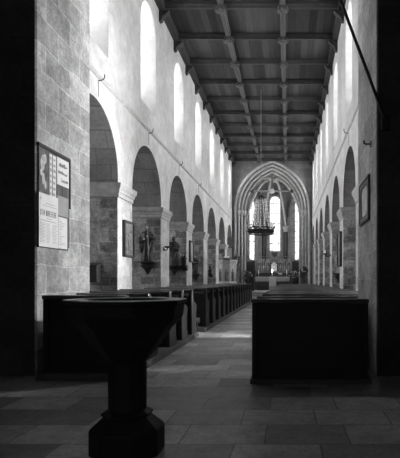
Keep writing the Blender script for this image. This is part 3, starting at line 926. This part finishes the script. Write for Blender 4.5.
def statue(label, loc, h, mat, face, staff=False, child=False, crown=False, rz=0.0):
    t = thing('saint_statue', label, 'statue', loc, rz, 'carved saints on the piers')
    k = h / 1.05
    m = MB()
    prof = [(0.17, 0.0), (0.175, 0.05), (0.15, 0.22), (0.135, 0.42), (0.13, 0.55), (0.145, 0.66), (0.165, 0.78), (0.13, 0.835), (0.06, 0.86), (0.045, 0.89)]
    n = 20
    rings = []
    for i, (r, z) in enumerate(prof):
        fold = 0.10 * max(0, 1 - z / 0.75)
        rings.append([(r * 1.05 * (1 + fold * math.cos(7 * 2 * PI * j / n + z * 3)) * math.cos(2 * PI * j / n), -0.03 * math.sin(z * 3) + r * 0.72 * (1 + fold * math.cos(7 * 2 * PI * j / n + z * 3)) * math.sin(2 * PI * j / n), z) for j in range(n)])
    m.loft(rings)
    for s in (-1, 1):
        up = 0.0 if not (staff and s > 0) else 0.08
        m.tube([(s * 0.13, 0.0, 0.77), (s * 0.19, -0.02, 0.64), (s * 0.17, -0.12, 0.56 + up), (s * 0.07, -0.17, 0.60 + up)], [0.055, 0.055, 0.048, 0.032], 8)
    # hanging cloak edge
    m.tube([(-0.17, -0.08, 0.56), (-0.15, -0.1, 0.4), (-0.16, -0.09, 0.25)], [0.04, 0.05, 0.02], 8)
    m.tube([(0.16, -0.08, 0.55), (0.12, -0.12, 0.36), (0.05, -0.13, 0.2)], [0.04, 0.045, 0.02], 8)
    m.ball((0, -0.02, 0.95), 0.072, 14, 10, (0.9, 1, 1.2))
    m.v = [(x * k, y * k, z * k) for x, y, z in m.v]
    m.build('figure', mat, t, 0, True, remesh=0.016)
    m = MB(); m.ball((0, -0.045, 0.945), 0.058, 12, 8, (0.9, 0.95, 1.15)); m.ball((0, -0.105, 0.94), 0.012, 8, 6)
    m.v = [(x * k, y * k, z * k) for x, y, z in m.v]; m.build('face', face, t, 0, True)
    m = MB()
    for s in (-1, 1): m.ball((s * 0.045, -0.185, 0.605 + (0.08 if staff and s > 0 else 0)), 0.03, 8, 6)
    m.v = [(x * k, y * k, z * k) for x, y, z in m.v]; m.build('hand', face, t, 0, True)
    m = MB(); m.lathe([(0.19, 0.0), (0.19, 0.03)], 10); m.v = [(x * k, y * k, z * k) for x, y, z in m.v]; m.build('base', mat, t)
    if staff:
        m = MB(); m.tube([(0.09, -0.2, 0.03), (0.05, -0.2, 1.0)], 0.012, 8); m.ball((0.05, -0.2, 1.0), 0.03, 8, 6)
        m.v = [(x * k, y * k, z * k) for x, y, z in m.v]; m.build('staff', 'brass', t)
    if child:
        m = MB(); m.ball((-0.1, -0.16, 0.8), 0.04, 10, 8); m.ball((-0.1, -0.15, 0.7), 0.06, 10, 8, (0.9, 0.8, 1.3))
        m.v = [(x * k, y * k, z * k) for x, y, z in m.v]; m.build('child', face, t, 0, True)
    if crown:
        m = MB(); m.lathe([(0.06, 1.01), (0.075, 1.06), (0.06, 1.06), (0.05, 1.02)], 12)
        m.v = [(x * k, y * k, z * k) for x, y, z in m.v]; m.build('crown', 'brass', t)
    return t
def wface(k): return PIER0 + BAY * k - 0.475
console('dark carved console under the saint in the second left arch', (-4.0, wface(1) - 0.243, 1.70))
statue('dark saint statue with staff in the second left arch', (-4.0, wface(1) - 0.243, 1.70), 1.08, 'statue_dark', 'statue_face', True, False, True)
console('dark carved console under the saint in the third left arch', (-4.09, wface(2) - 0.243, 1.70))
statue('dark veiled saint statue holding a child in the third left arch', (-4.09, wface(2) - 0.243, 1.70), 1.06, 'statue_dark', 'statue_dark', False, True)
console('dark carved console under the small saint in the fourth left arch', (-4.0, wface(3) - 0.243, 1.45), 0.9)
statue('small dark saint statue on console in the fourth left arch', (-4.0, wface(3) - 0.243, 1.45), 0.82, 'statue_dark', 'statue_face')
console('dark console under the pale saint on a right arcade pier', (1.86, wface(2) - 0.243, 1.42))
statue('pale painted saint statue on console in the right arcade', (1.86, wface(2) - 0.243, 1.42), 0.84, 'statue_light', 'statue_light')

# plants on wall brackets
def plant(label, loc, s=1.0, spikes=3):
    t = thing('potted_plant', label, 'plant', loc, 0, 'plants on the left piers')
    m = MB(); m.lathe([(0.07 * s, 0), (0.10 * s, 0.16 * s), (0.11 * s, 0.17 * s), (0.11 * s, 0.19 * s), (0.09 * s, 0.19 * s)], 14); m.build('pot', 'statue_dark', t, 0, True)
    m = MB()
    for i in range(26):
        a = R.random() * 2 * PI; ln = (0.14 + 0.16 * R.random()) * s; e = 0.3 + 1.0 * R.random()
        d = Vector((math.cos(a) * math.cos(e), math.sin(a) * math.cos(e), math.sin(e)))
        p = Vector((0, 0, 0.17 * s)); sd = d.cross(Vector((0, 0, 1))).normalized() * 0.035 * s
        q = p + d * ln
        m.add([p, p + d * ln * 0.5 + sd, q, p + d * ln * 0.5 - sd, p + d * ln * 0.5 + Vector((0, 0, 0.012))], [(0, 1, 4), (1, 2, 4), (2, 3, 4), (3, 0, 4)])
    m.build('leaves', 'leaf', t)
    for i in range(spikes):
        x = (-0.1 + 0.2 * i / max(1, spikes - 1)) * s
        m = MB(); m.tube([(x * 0.3, 0, 0.18 * s), (x, -0.02, 0.36 * s)], 0.008, 6)
        for z in (0.26, 0.31, 0.36, 0.4): m.ball((x * (0.6 + z), -0.02, z * s), 0.022 * s, 8, 6)
        m.build('flower_spike', 'petal', t)
    m = MB(); m.prism([(0.0, 0.0), (0.0, -0.2), (0.05, -0.2), (0.36, -0.03), (0.44, -0.03), (0.44, 0.0)], lambda y, z, x: (x, 0.318 - y, z - 0.001), -0.09, 0.09)
    o = m.build('wall_bracket', 'iron'); o.location = loc; tag(o, 'black wall bracket under ' + label.split(' in ')[0] + ' in ' + label.split(' in ')[1], 'bracket', 'brackets under the plants')
plant('flowering dark potted plant beside the saint in the third left arch', (-3.73, wface(2) - 0.32, 1.72), 0.9)
plant('small leafy potted plant in the fifth left arch', (-3.93, wface(4) - 0.32, 1.52), 0.95, 2)

# framed reliefs on the nave faces of piers
def station(label, X, s, y, z, wd, h, mat, group='framed reliefs on the piers'):
    """s: +1 faces +x"""
    t = thing('framed_relief', label, 'relief', (X, y, z), 0, group)
    fn = lambda u, v, d: (s * d, u, v)
    inn = [(-wd / 2 + 0.05, -h / 2 + 0.05), (wd / 2 - 0.05, -h / 2 + 0.05), (wd / 2 - 0.05, h / 2 - 0.05), (-wd / 2 + 0.05, h / 2 - 0.05)]
    m = MB(); m.panel([(-wd / 2, -h / 2), (wd / 2, -h / 2), (wd / 2, h / 2), (-wd / 2, h / 2)], [inn], [inn], fn, 0.002, 0.07); m.build('frame', 'wood_frame', t)
    m = MB(); m.prism(inn, fn, 0.004, 0.04); m.build('relief_panel', mat, t)
    m = MB()
    for u in (-0.15, 0.0, 0.14):
        hh = h * 0.3 * (0.8 + 0.4 * R.random())
        m.ball((s * 0.042, u * wd / 0.6, -h * 0.12), 0.06, 8, 6, (0.35, 1, hh / 0.06)); m.ball((s * 0.045, u * wd / 0.6, -h * 0.12 + hh), 0.04, 8, 6, (0.5, 1, 1))
    m.build('relief_figures', mat, t, 0, True)
station('dark framed tall relief on the first pale left pier', XL, 1, 10.98, 2.11, 0.66, 0.82, 'relief')
station('pale framed relief on the third left pier', XL, 1, 18.1, 2.25, 0.6, 0.8, 'relief_light')
station('dark framed tall relief seen edge on at the right arcade', XR, -1, 14.6, 2.1, 0.86, 1.04, 'relief')

# dark box at the foot of the first arch
t = thing('offering_box', 'dark wooden wall box low in the first left arch', 'box', (-4.16, wface(0) - 0.025, 1.13))
m = MB(); m.box((-0.11, -0.2, 0), (0.11, -0.001, 0.36)); m.build('body', 'pew', t, 0.008)
m = MB(); m.prism([(-0.22, 0.36), (0.0, 0.36), (0.0, 0.42)], lambda y, z, x: (x, y, z), -0.12, 0.12); m.build('lid', 'pew', t)
m = MB(); m.box((-3.98, wface(0) - 0.008, 1.36), (-3.87, wface(0) - 0.001, 1.5)); tag(m.build('paper_notice', 'paper_grey'), 'small pale paper notice beside the dark box in first arch', 'notice')

# wall lamps
def sconce(label, X, s, y, z):
    r = 0.22 if s < 0 else 0.13
    t = thing('wall_lamp', label, 'lamp', (X, y, z), 0, 'iron lamps on the pier faces')
    m = MB(); m.lathe([(0.0, -0.01), (0.06, 0.0), (0.07, 0.012)], 12); o = m.build('wall_plate', 'iron', t); o.rotation_euler = (0, s * PI / 2, 0); o.location = (s * 0.011, 0, 0)
    m = MB(); m.tube([(s * 0.01, 0, 0), (s * r * 0.5, 0, -0.05), (s * r * 0.9, 0, -0.03), (s * r, 0, 0.03)], 0.016, 8); m.build('arm', 'iron', t, 0, True)
    m = MB(); m.lathe([(0.03, 0.02), (0.07, 0.03), (0.1, 0.07), (0.08, 0.07)], 14, (s * r, 0)); m.build('drip_pan', 'iron', t)
    m = MB(); m.lathe([(0.022, 0.04), (0.022, 0.2)], 10, (s * r, 0)); m.build('candle', 'wax', t)
sconce('black iron candle lamp on the second left pier', XL, 1, 14.15, 2.10)
sconce('black iron candle lamp reaching out from the third right pier', XR, -1, 17.9, 2.1)

# wires hanging from the string course to the arch crowns
for i, (X, s, y, lab) in enumerate(((XL, 1, 9.3, 'thin wire and hook above the first left arch'), (XL, 1, 12.64, 'thin wire and hook above the second left arch'),
                                    (XL, 1, 16.17, 'thin wire and hook above the third left arch'), (XL, 1, 19.7, 'thin wire and hook above the fourth left arch'),
                                    (XR, -1, 12.64, 'thin wire and hook above an arch on the right'))):
    t = thing('wire_hook', lab, 'hook', (X, y, 4.71), 0, 'hooks and wires over the arches')
    m = MB(); m.tube([(s * 0.008, 0, 0.02), (s * 0.008, 0, 0.34)], 0.008, 6); m.build('wire', 'iron_grey', t)
    m = MB(); m.tube([(s * 0.008, 0, 0.33), (s * 0.10, 0, 0.35), (s * 0.13, 0, 0.40), (s * 0.12, 0.02, 0.46)], 0.010, 6); m.build('hook', 'iron', t)

# ------------------------------------------------------------------ pulpit
t = thing('pulpit', 'carved stone pulpit at the far end of the left pews', 'pulpit', (-3.39, 26.85, 0), 0)
k = 0.47 * k8
m = MB(); m.lathe([(0.4, 0), (0.4, 0.15), (0.2, 0.25), (0.2, 0.65), (0.5, 0.9)], 8, rot=r8); m.build('stem', 'pulpit', t)
m = MB(); m.lathe([(k * 1.02, 0.9), (k * 1.08, 0.95), (k * 1.08, 1.02), (k, 1.08), (k, 2.05), (k * 0.85, 2.05), (k * 0.85, 1.1), (0.1, 1.1)], 8, rot=r8); bd = m.build('body', 'pulpit', t)
m = MB()
m.lathe([(k * 0.86, 2.04), (k * 1.05, 2.06), (k * 1.12, 2.16), (k * 1.16, 2.24), (k * 1.16, 2.30), (k * 0.84, 2.30), (k * 0.84, 2.04)], 8, rot=r8, cap0=False, cap1=False); m.build('cornice', 'pulpit', t)
for f in range(8):
    a = f * PI / 4 - PI / 2
    if math.sin(a) > 0.5: continue
    cx, cy = 0.47 * math.cos(a), 0.47 * math.sin(a)
    tx, ty = -math.sin(a), math.cos(a)
    m = MB()
    for s in (-0.17, 0.17):
        m.tube([(cx + tx * s, cy + ty * s, 1.08), (cx + tx * s, cy + ty * s, 1.75)], 0.025, 8)
    m.tube([(cx + tx * x * 0.17, cy + ty * x * 0.17, z) for x, z in pointed(1.0, 1.75, 2.0, 6)], 0.025, 8)
    m.build('niche_frame', 'pulpit', t)
    m = MB()
    m.lathe([(0.085, 1.12), (0.075, 1.4), (0.09, 1.6), (0.04, 1.68)], 10, (cx * 0.98, cy * 0.98)); m.ball((cx * 1.02, cy * 1.02, 1.74), 0.05, 8, 6)
    m.build('relief_figure', 'relief', t, 0, True)
t2 = thing('bible_stand', 'small slanted book rest with open pale book on pulpit rim', 'book rest', (-3.36, 26.37, 2.302))
m = MB(); m.prism([(-0.12, 0), (0.12, 0), (0.14, 0.16), (-0.14, 0.06)], lambda y, z, x: (x, y, z), -0.17, 0.17); m.build('rest', 'wood_frame', t2)
m = MB(); m.prism([(-0.13, 0.066), (0.13, 0.158), (0.12, 0.19), (-0.13, 0.10)], lambda y, z, x: (x, y, z), -0.15, 0.15); m.build('book', 'paper', t2)

# ------------------------------------------------------------------ altars and chancel furniture
t = thing('altar_table', 'grey stone altar slab on a central pedestal before the retable', 'altar', (XC - 0.02, 33.2, 0.42))
m = MB(); m.box((-1.18, -0.42, 0.66), (1.18, 0.42, 0.98)); m.build('slab', 'altar_stone', t, 0.02)
m = MB(); m.box((-0.24, -0.3, 0), (0.24, 0.3, 0.66)); m.build('pedestal', 'altar_stone', t, 0.01)
m = MB(); m.box((-0.235, -0.428, 0.35), (0.235, -0.4205, 0.99)); m.box((-0.235, -0.428, 0.981), (0.235, 0.42, 0.99)); tag(m.build('altar_cloth', 'cloth'), 'pale cloth strip hanging over the middle of the altar slab', 'cloth').location = t.location
AZ = 1.40
def candle(label, x, y, z, h, lit=False, group='altar candles'):
    t = thing('altar_candle', label, 'candle', (x, y, z), 0, group)
    m = MB(); m.lathe([(0.07, 0), (0.07, 0.02), (0.02, 0.05), (0.018, h * 0.35), (0.05, h * 0.37), (0.05, h * 0.39)], 12); m.build('candlestick', 'brass', t, 0, True)
    m = MB(); m.lathe([(0.025, h * 0.39), (0.025, h)], 10); m.build('candle', 'wax', t)
    if lit:
        m = MB(); m.lathe([(0.003, h), (0.03, h + 0.05), (0.022, h + 0.09), (0.002, h + 0.16)], 10); m.build('flame', 'flame', t, 0, True)
candle('lit altar candle shining at the middle of the altar slab', XC - 0.05, 33.1, AZ + 0.012, 0.32, True)
candle('tall pale candle standing at the left end of the altar', XC - 1.0, 33.25, AZ + 0.001, 0.5)
candle('tall pale candle standing at the right end of the altar', XC + 0.95, 33.25, AZ + 0.001, 0.5)
t = thing('altar_flowers', 'low flower bowl standing at right of the altar candle', 'flowers', (XC + 0.5, 33.15, AZ + 0.001))
m = MB(); m.lathe([(0.06, 0), (0.12, 0.1), (0.13, 0.12)], 12); m.build('bowl', 'statue_dark', t)
m = MB()
for i in range(24):
    a = R.random() * 2 * PI; r = 0.13 * math.sqrt(R.random()); m.ball((r * math.cos(a), r * math.sin(a), 0.16 + 0.1 * R.random()), 0.035, 7, 5)
m.build('blooms', 'petal', t)

t = thing('high_altar', 'dark high altar block under the carved retable', 'altar', (XC - 0.02, 36.35, 0.42))
m = MB(); m.box((-1.3, -0.5, 0), (1.3, 0.45, 1.3)); m.build('block', 'dark_shaft', t, 0.02)
m = MB(); m.box((-1.38, -0.56, 1.3), (1.38, 0.5, 1.42)); m.build('mensa', 'arch_dark', t, 0.015)
t = thing('retable', 'carved grey gothic retable with niches below the middle lancet', 'retable', (XC - 0.02, 36.5, 1.842))
m = MB(); m.box((-1.28, 0, 0), (1.28, 0.25, 0.64)); m.build('back', 'dark_shaft', t)
for i in range(8):
    x = -1.12 + i * 0.32
    if abs(x) < 0.2: continue
    m = MB()
    m.tube([(x - 0.13, -0.03, 0.04), (x - 0.13, -0.03, 0.45)], 0.022, 6); m.tube([(x + 0.13, -0.03, 0.04), (x + 0.13, -0.03, 0.45)], 0.022, 6)
    m.tube([(x + q * 0.13, -0.03, z) for q, z in pointed(1.0, 0.45, 0.60, 5)], 0.022, 6)
    m.lathe([(0.015, 0.58), (0.03, 0.63), (0.004, 0.76)], 6, (x, -0.03))
    m.build('niche', 'relief', t)
    m = MB(); m.lathe([(0.08, 0.04), (0.06, 0.25), (0.075, 0.38), (0.03, 0.43)], 8, (x, -0.05)); m.ball((x, -0.06, 0.48), 0.042, 8, 6); m.build('figure', 'relief', t, 0, True)
m = MB(); m.box((-0.22, -0.22, 0), (0.22, 0.0, 0.5)); m.prism([(-0.26, 0.5), (0.26, 0.5), (0.0, 0.72)], lambda x, z, d: (x, d, z), -0.22, 0.0); m.build('tabernacle', 'rib', t, 0.01)
m = MB(); m.box((-0.14, -0.232, 0.08), (0.14, -0.22, 0.42)); m.build('tabernacle_door', 'relief_light', t)
t = thing('painted_panel', 'dark square painted panel with shield below middle lancet', 'panel', (XC - 0.02, 37.98, 2.85))
m = MB(); m.box((-0.40, -0.05, 0), (0.40, 0, 0.60)); m.build('frame', 'relief', t)
m = MB(); m.prism([(-0.22, 0.52), (0.22, 0.52), (0.22, 0.3), (0.0, 0.06), (-0.22, 0.3)], lambda x, z, d: (x, d, z), -0.08, -0.05); m.build('shield', 'statue_dark', t)
# communion rail line behind the altar
t = thing('curtain_rail', 'thin pale rail crossing the apse wall under the windows', 'rail', (XC, 37.0, 3.0))
m = MB(); m.tube([(-1.75, -0.72, 0), (-0.72, 0.72, 0), (0.72, 0.72, 0), (1.75, -0.72, 0)], 0.025, 6); m.build('rod', 'brass', t)
# choir stalls
def stall(label, x, s):
    t = thing('choir_stall', label, 'stall', (x, 33.6, 0.42), 0, 'choir stalls beside the altar')
    m = MB(); m.box((-0.42, -0.9, 0), (0.42, 0.9, 0.95)); m.build('desk', 'pew', t, 0.02)
    m = MB(); m.box((s * 0.36 - 0.05, -0.95, 0.95), (s * 0.36 + 0.05, 0.95, 2.0)); m.build('back', 'pew', t, 0.01)
    m = MB(); m.box((-0.42, 0.86, 0.95), (0.42, 0.97, 2.12)); m.build('end_panel', 'pew', t, 0.01)
    for yy in (-0.9, 0.9):
        m = MB()
        m.box((-0.44, yy - 0.05, 0), (0.44, yy + 0.05, 1.45)); m.ball((-s * 0.35, yy, 1.48), 0.08, 8, 6)
        m.build('bench_end', 'pew', t)
    m = MB(); m.prism([(-0.30, 0.95), (0.30, 0.95), (0.30, 1.12)], lambda u, z, d: (-s * u, d, z), -0.8, 0.8); m.build('book_slope', 'pew', t)
stall('dark choir stall on the left beside the altar', XC - 1.75 , -1)
stall('dark choir stall on the right beside the altar', XC + 1.75, 1)
# statues and flowers flanking the chancel arch
def floor_statue(label, x, y, z0, ped, h, mat, face, **kw):
    t = thing('statue_pedestal', 'pedestal under ' + label, 'pedestal', (x, y, z0), 0, 'pedestals at the chancel arch')
    m = MB(); m.lathe([(0.26, 0), (0.26, 0.12), (0.19, 0.18), (0.19, ped - 0.12), (0.25, ped - 0.05), (0.25, ped)], 8, rot=r8); m.build('block', 'arch_dark', t)
    statue(label, (x, y, z0 + ped + 0.001), h, mat, face, **kw)
floor_statue('dark robed saint left of the chancel arch', -3.3, 30.9, 0.42, 1.35, 1.2, 'statue_dark', 'statue_face', staff=True)
floor_statue('dark robed saint with pale face right of the chancel arch', 1.02, 30.85, 0.42, 0.55, 1.3, 'statue_dark', 'statue_face', child=True)
def tall_flowers(label, x, y, z):
    t = thing('flower_stand', label, 'flowers', (x, y, z), 0, 'flower stands by the choir')
    m = MB(); m.lathe([(0.16, 0), (0.14, 0.05), (0.03, 0.1), (0.03, 0.6), (0.1, 0.66), (0.13, 0.85)], 12); m.build('stand', 'iron', t, 0, True)
    m = MB()
    for i in range(70):
        a = R.random() * 2 * PI; e = R.random() * PI / 2; r = 0.2 + 0.22 * R.random()
        d = Vector((math.cos(a) * math.cos(e), math.sin(a) * math.cos(e), math.sin(e) + 0.2)); p = Vector((0, 0, 0.85)) + d * r
        sd = d.cross(Vector((0, 0, 1))); sd = (sd.normalized() if sd.length > 0.01 else Vector((1, 0, 0))) * 0.05
        m.add([p - d * 0.1, p + sd, p + d * 0.1, p - sd, p + Vector((0, 0, 0.02))], [(0, 1, 4), (1, 2, 4), (2, 3, 4), (3, 0, 4)])
    m.build('leaves', 'leaf', t)
    m = MB()
    for i in range(16):
        a = R.random() * 2 * PI; e = R.random() * PI / 2; r = 0.36 + 0.06 * R.random()
        m.ball((r * math.cos(a) * math.cos(e), r * math.sin(a) * math.cos(e), 0.85 + r * math.sin(e) + 0.07), 0.05, 7, 5)
    m.build('blooms', 'petal', t)
tall_flowers('dark leafy flower stand left of the altar before the stall', XC - 1.65, 31.25, 0.42)
tall_flowers('dark leafy flower stand right of the altar before the stall', XC + 1.45, 31.3, 0.42)

# ------------------------------------------------------------------ chandelier
CY = 20.0
CX = -27.0 * CY / 480.0
t = thing('chandelier', 'ring chandelier with candles and glass strands hanging in the nave', 'chandelier', (CX, CY, 3.1))
m = MB(); m.torus((0, 0, 0.12), 0.52, 0.05); m.torus((0, 0, 0.24), 0.54, 0.025); m.torus((0, 0, 0.0), 0.50, 0.025)
for i in range(24):
    a = 2 * PI * i / 24; m.tube([(0.5 * math.cos(a), 0.5 * math.sin(a), 0), (0.54 * math.cos(a), 0.54 * math.sin(a), 0.24)], 0.014, 6)
m.build('ring', 'iron', t, 0, True)
for i in range(12):
    a = 2 * PI * i / 12
    m = MB(); m.lathe([(0.02, 0.2), (0.055, 0.28), (0.05, 0.29), (0.02, 0.29), (0.02, 0.46), (0.004, 0.47)], 8, (0.55 * math.cos(a), 0.55 * math.sin(a))); m.build('candle', 'wax' if i % 2 else 'iron', t)
m = MB(); m.lathe([(0.03, 1.62), (0.2, 1.58), (0.22, 1.5), (0.19, 1.5), (0.1, 1.6)], 14); m.torus((0, 0, 1.5), 0.21, 0.025, 20, 6); m.build('crown', 'iron', t)
for i in range(16):
    a = 2 * PI * i / 16
    pts = []
    for j in range(9):
        q = j / 8; r = 0.5 + (0.2 - 0.5) * (q ** 0.6); pts.append((r * math.cos(a), r * math.sin(a), 0.24 + 1.26 * q))
    m = MB(); m.tube(pts, 0.008, 5)
    for p in pts[1:-1]: m.ball(p, 0.028, 6, 5)
    m.build('glass_strand', 'crystal', t)
m = MB(); m.tube([(0, 0, 0.2), (0, 0, 1.6)], 0.03, 8)
for z in (0.35, 0.7, 1.0, 1.3): m.ball((0, 0, z), 0.07, 8, 6)
m.build('stem', 'brass', t)
m = MB(); m.tube([(0, 0, 1.6), (0, 0, ZC - 3.1)], 0.014, 6); m.build('wire', 'iron_grey', t)
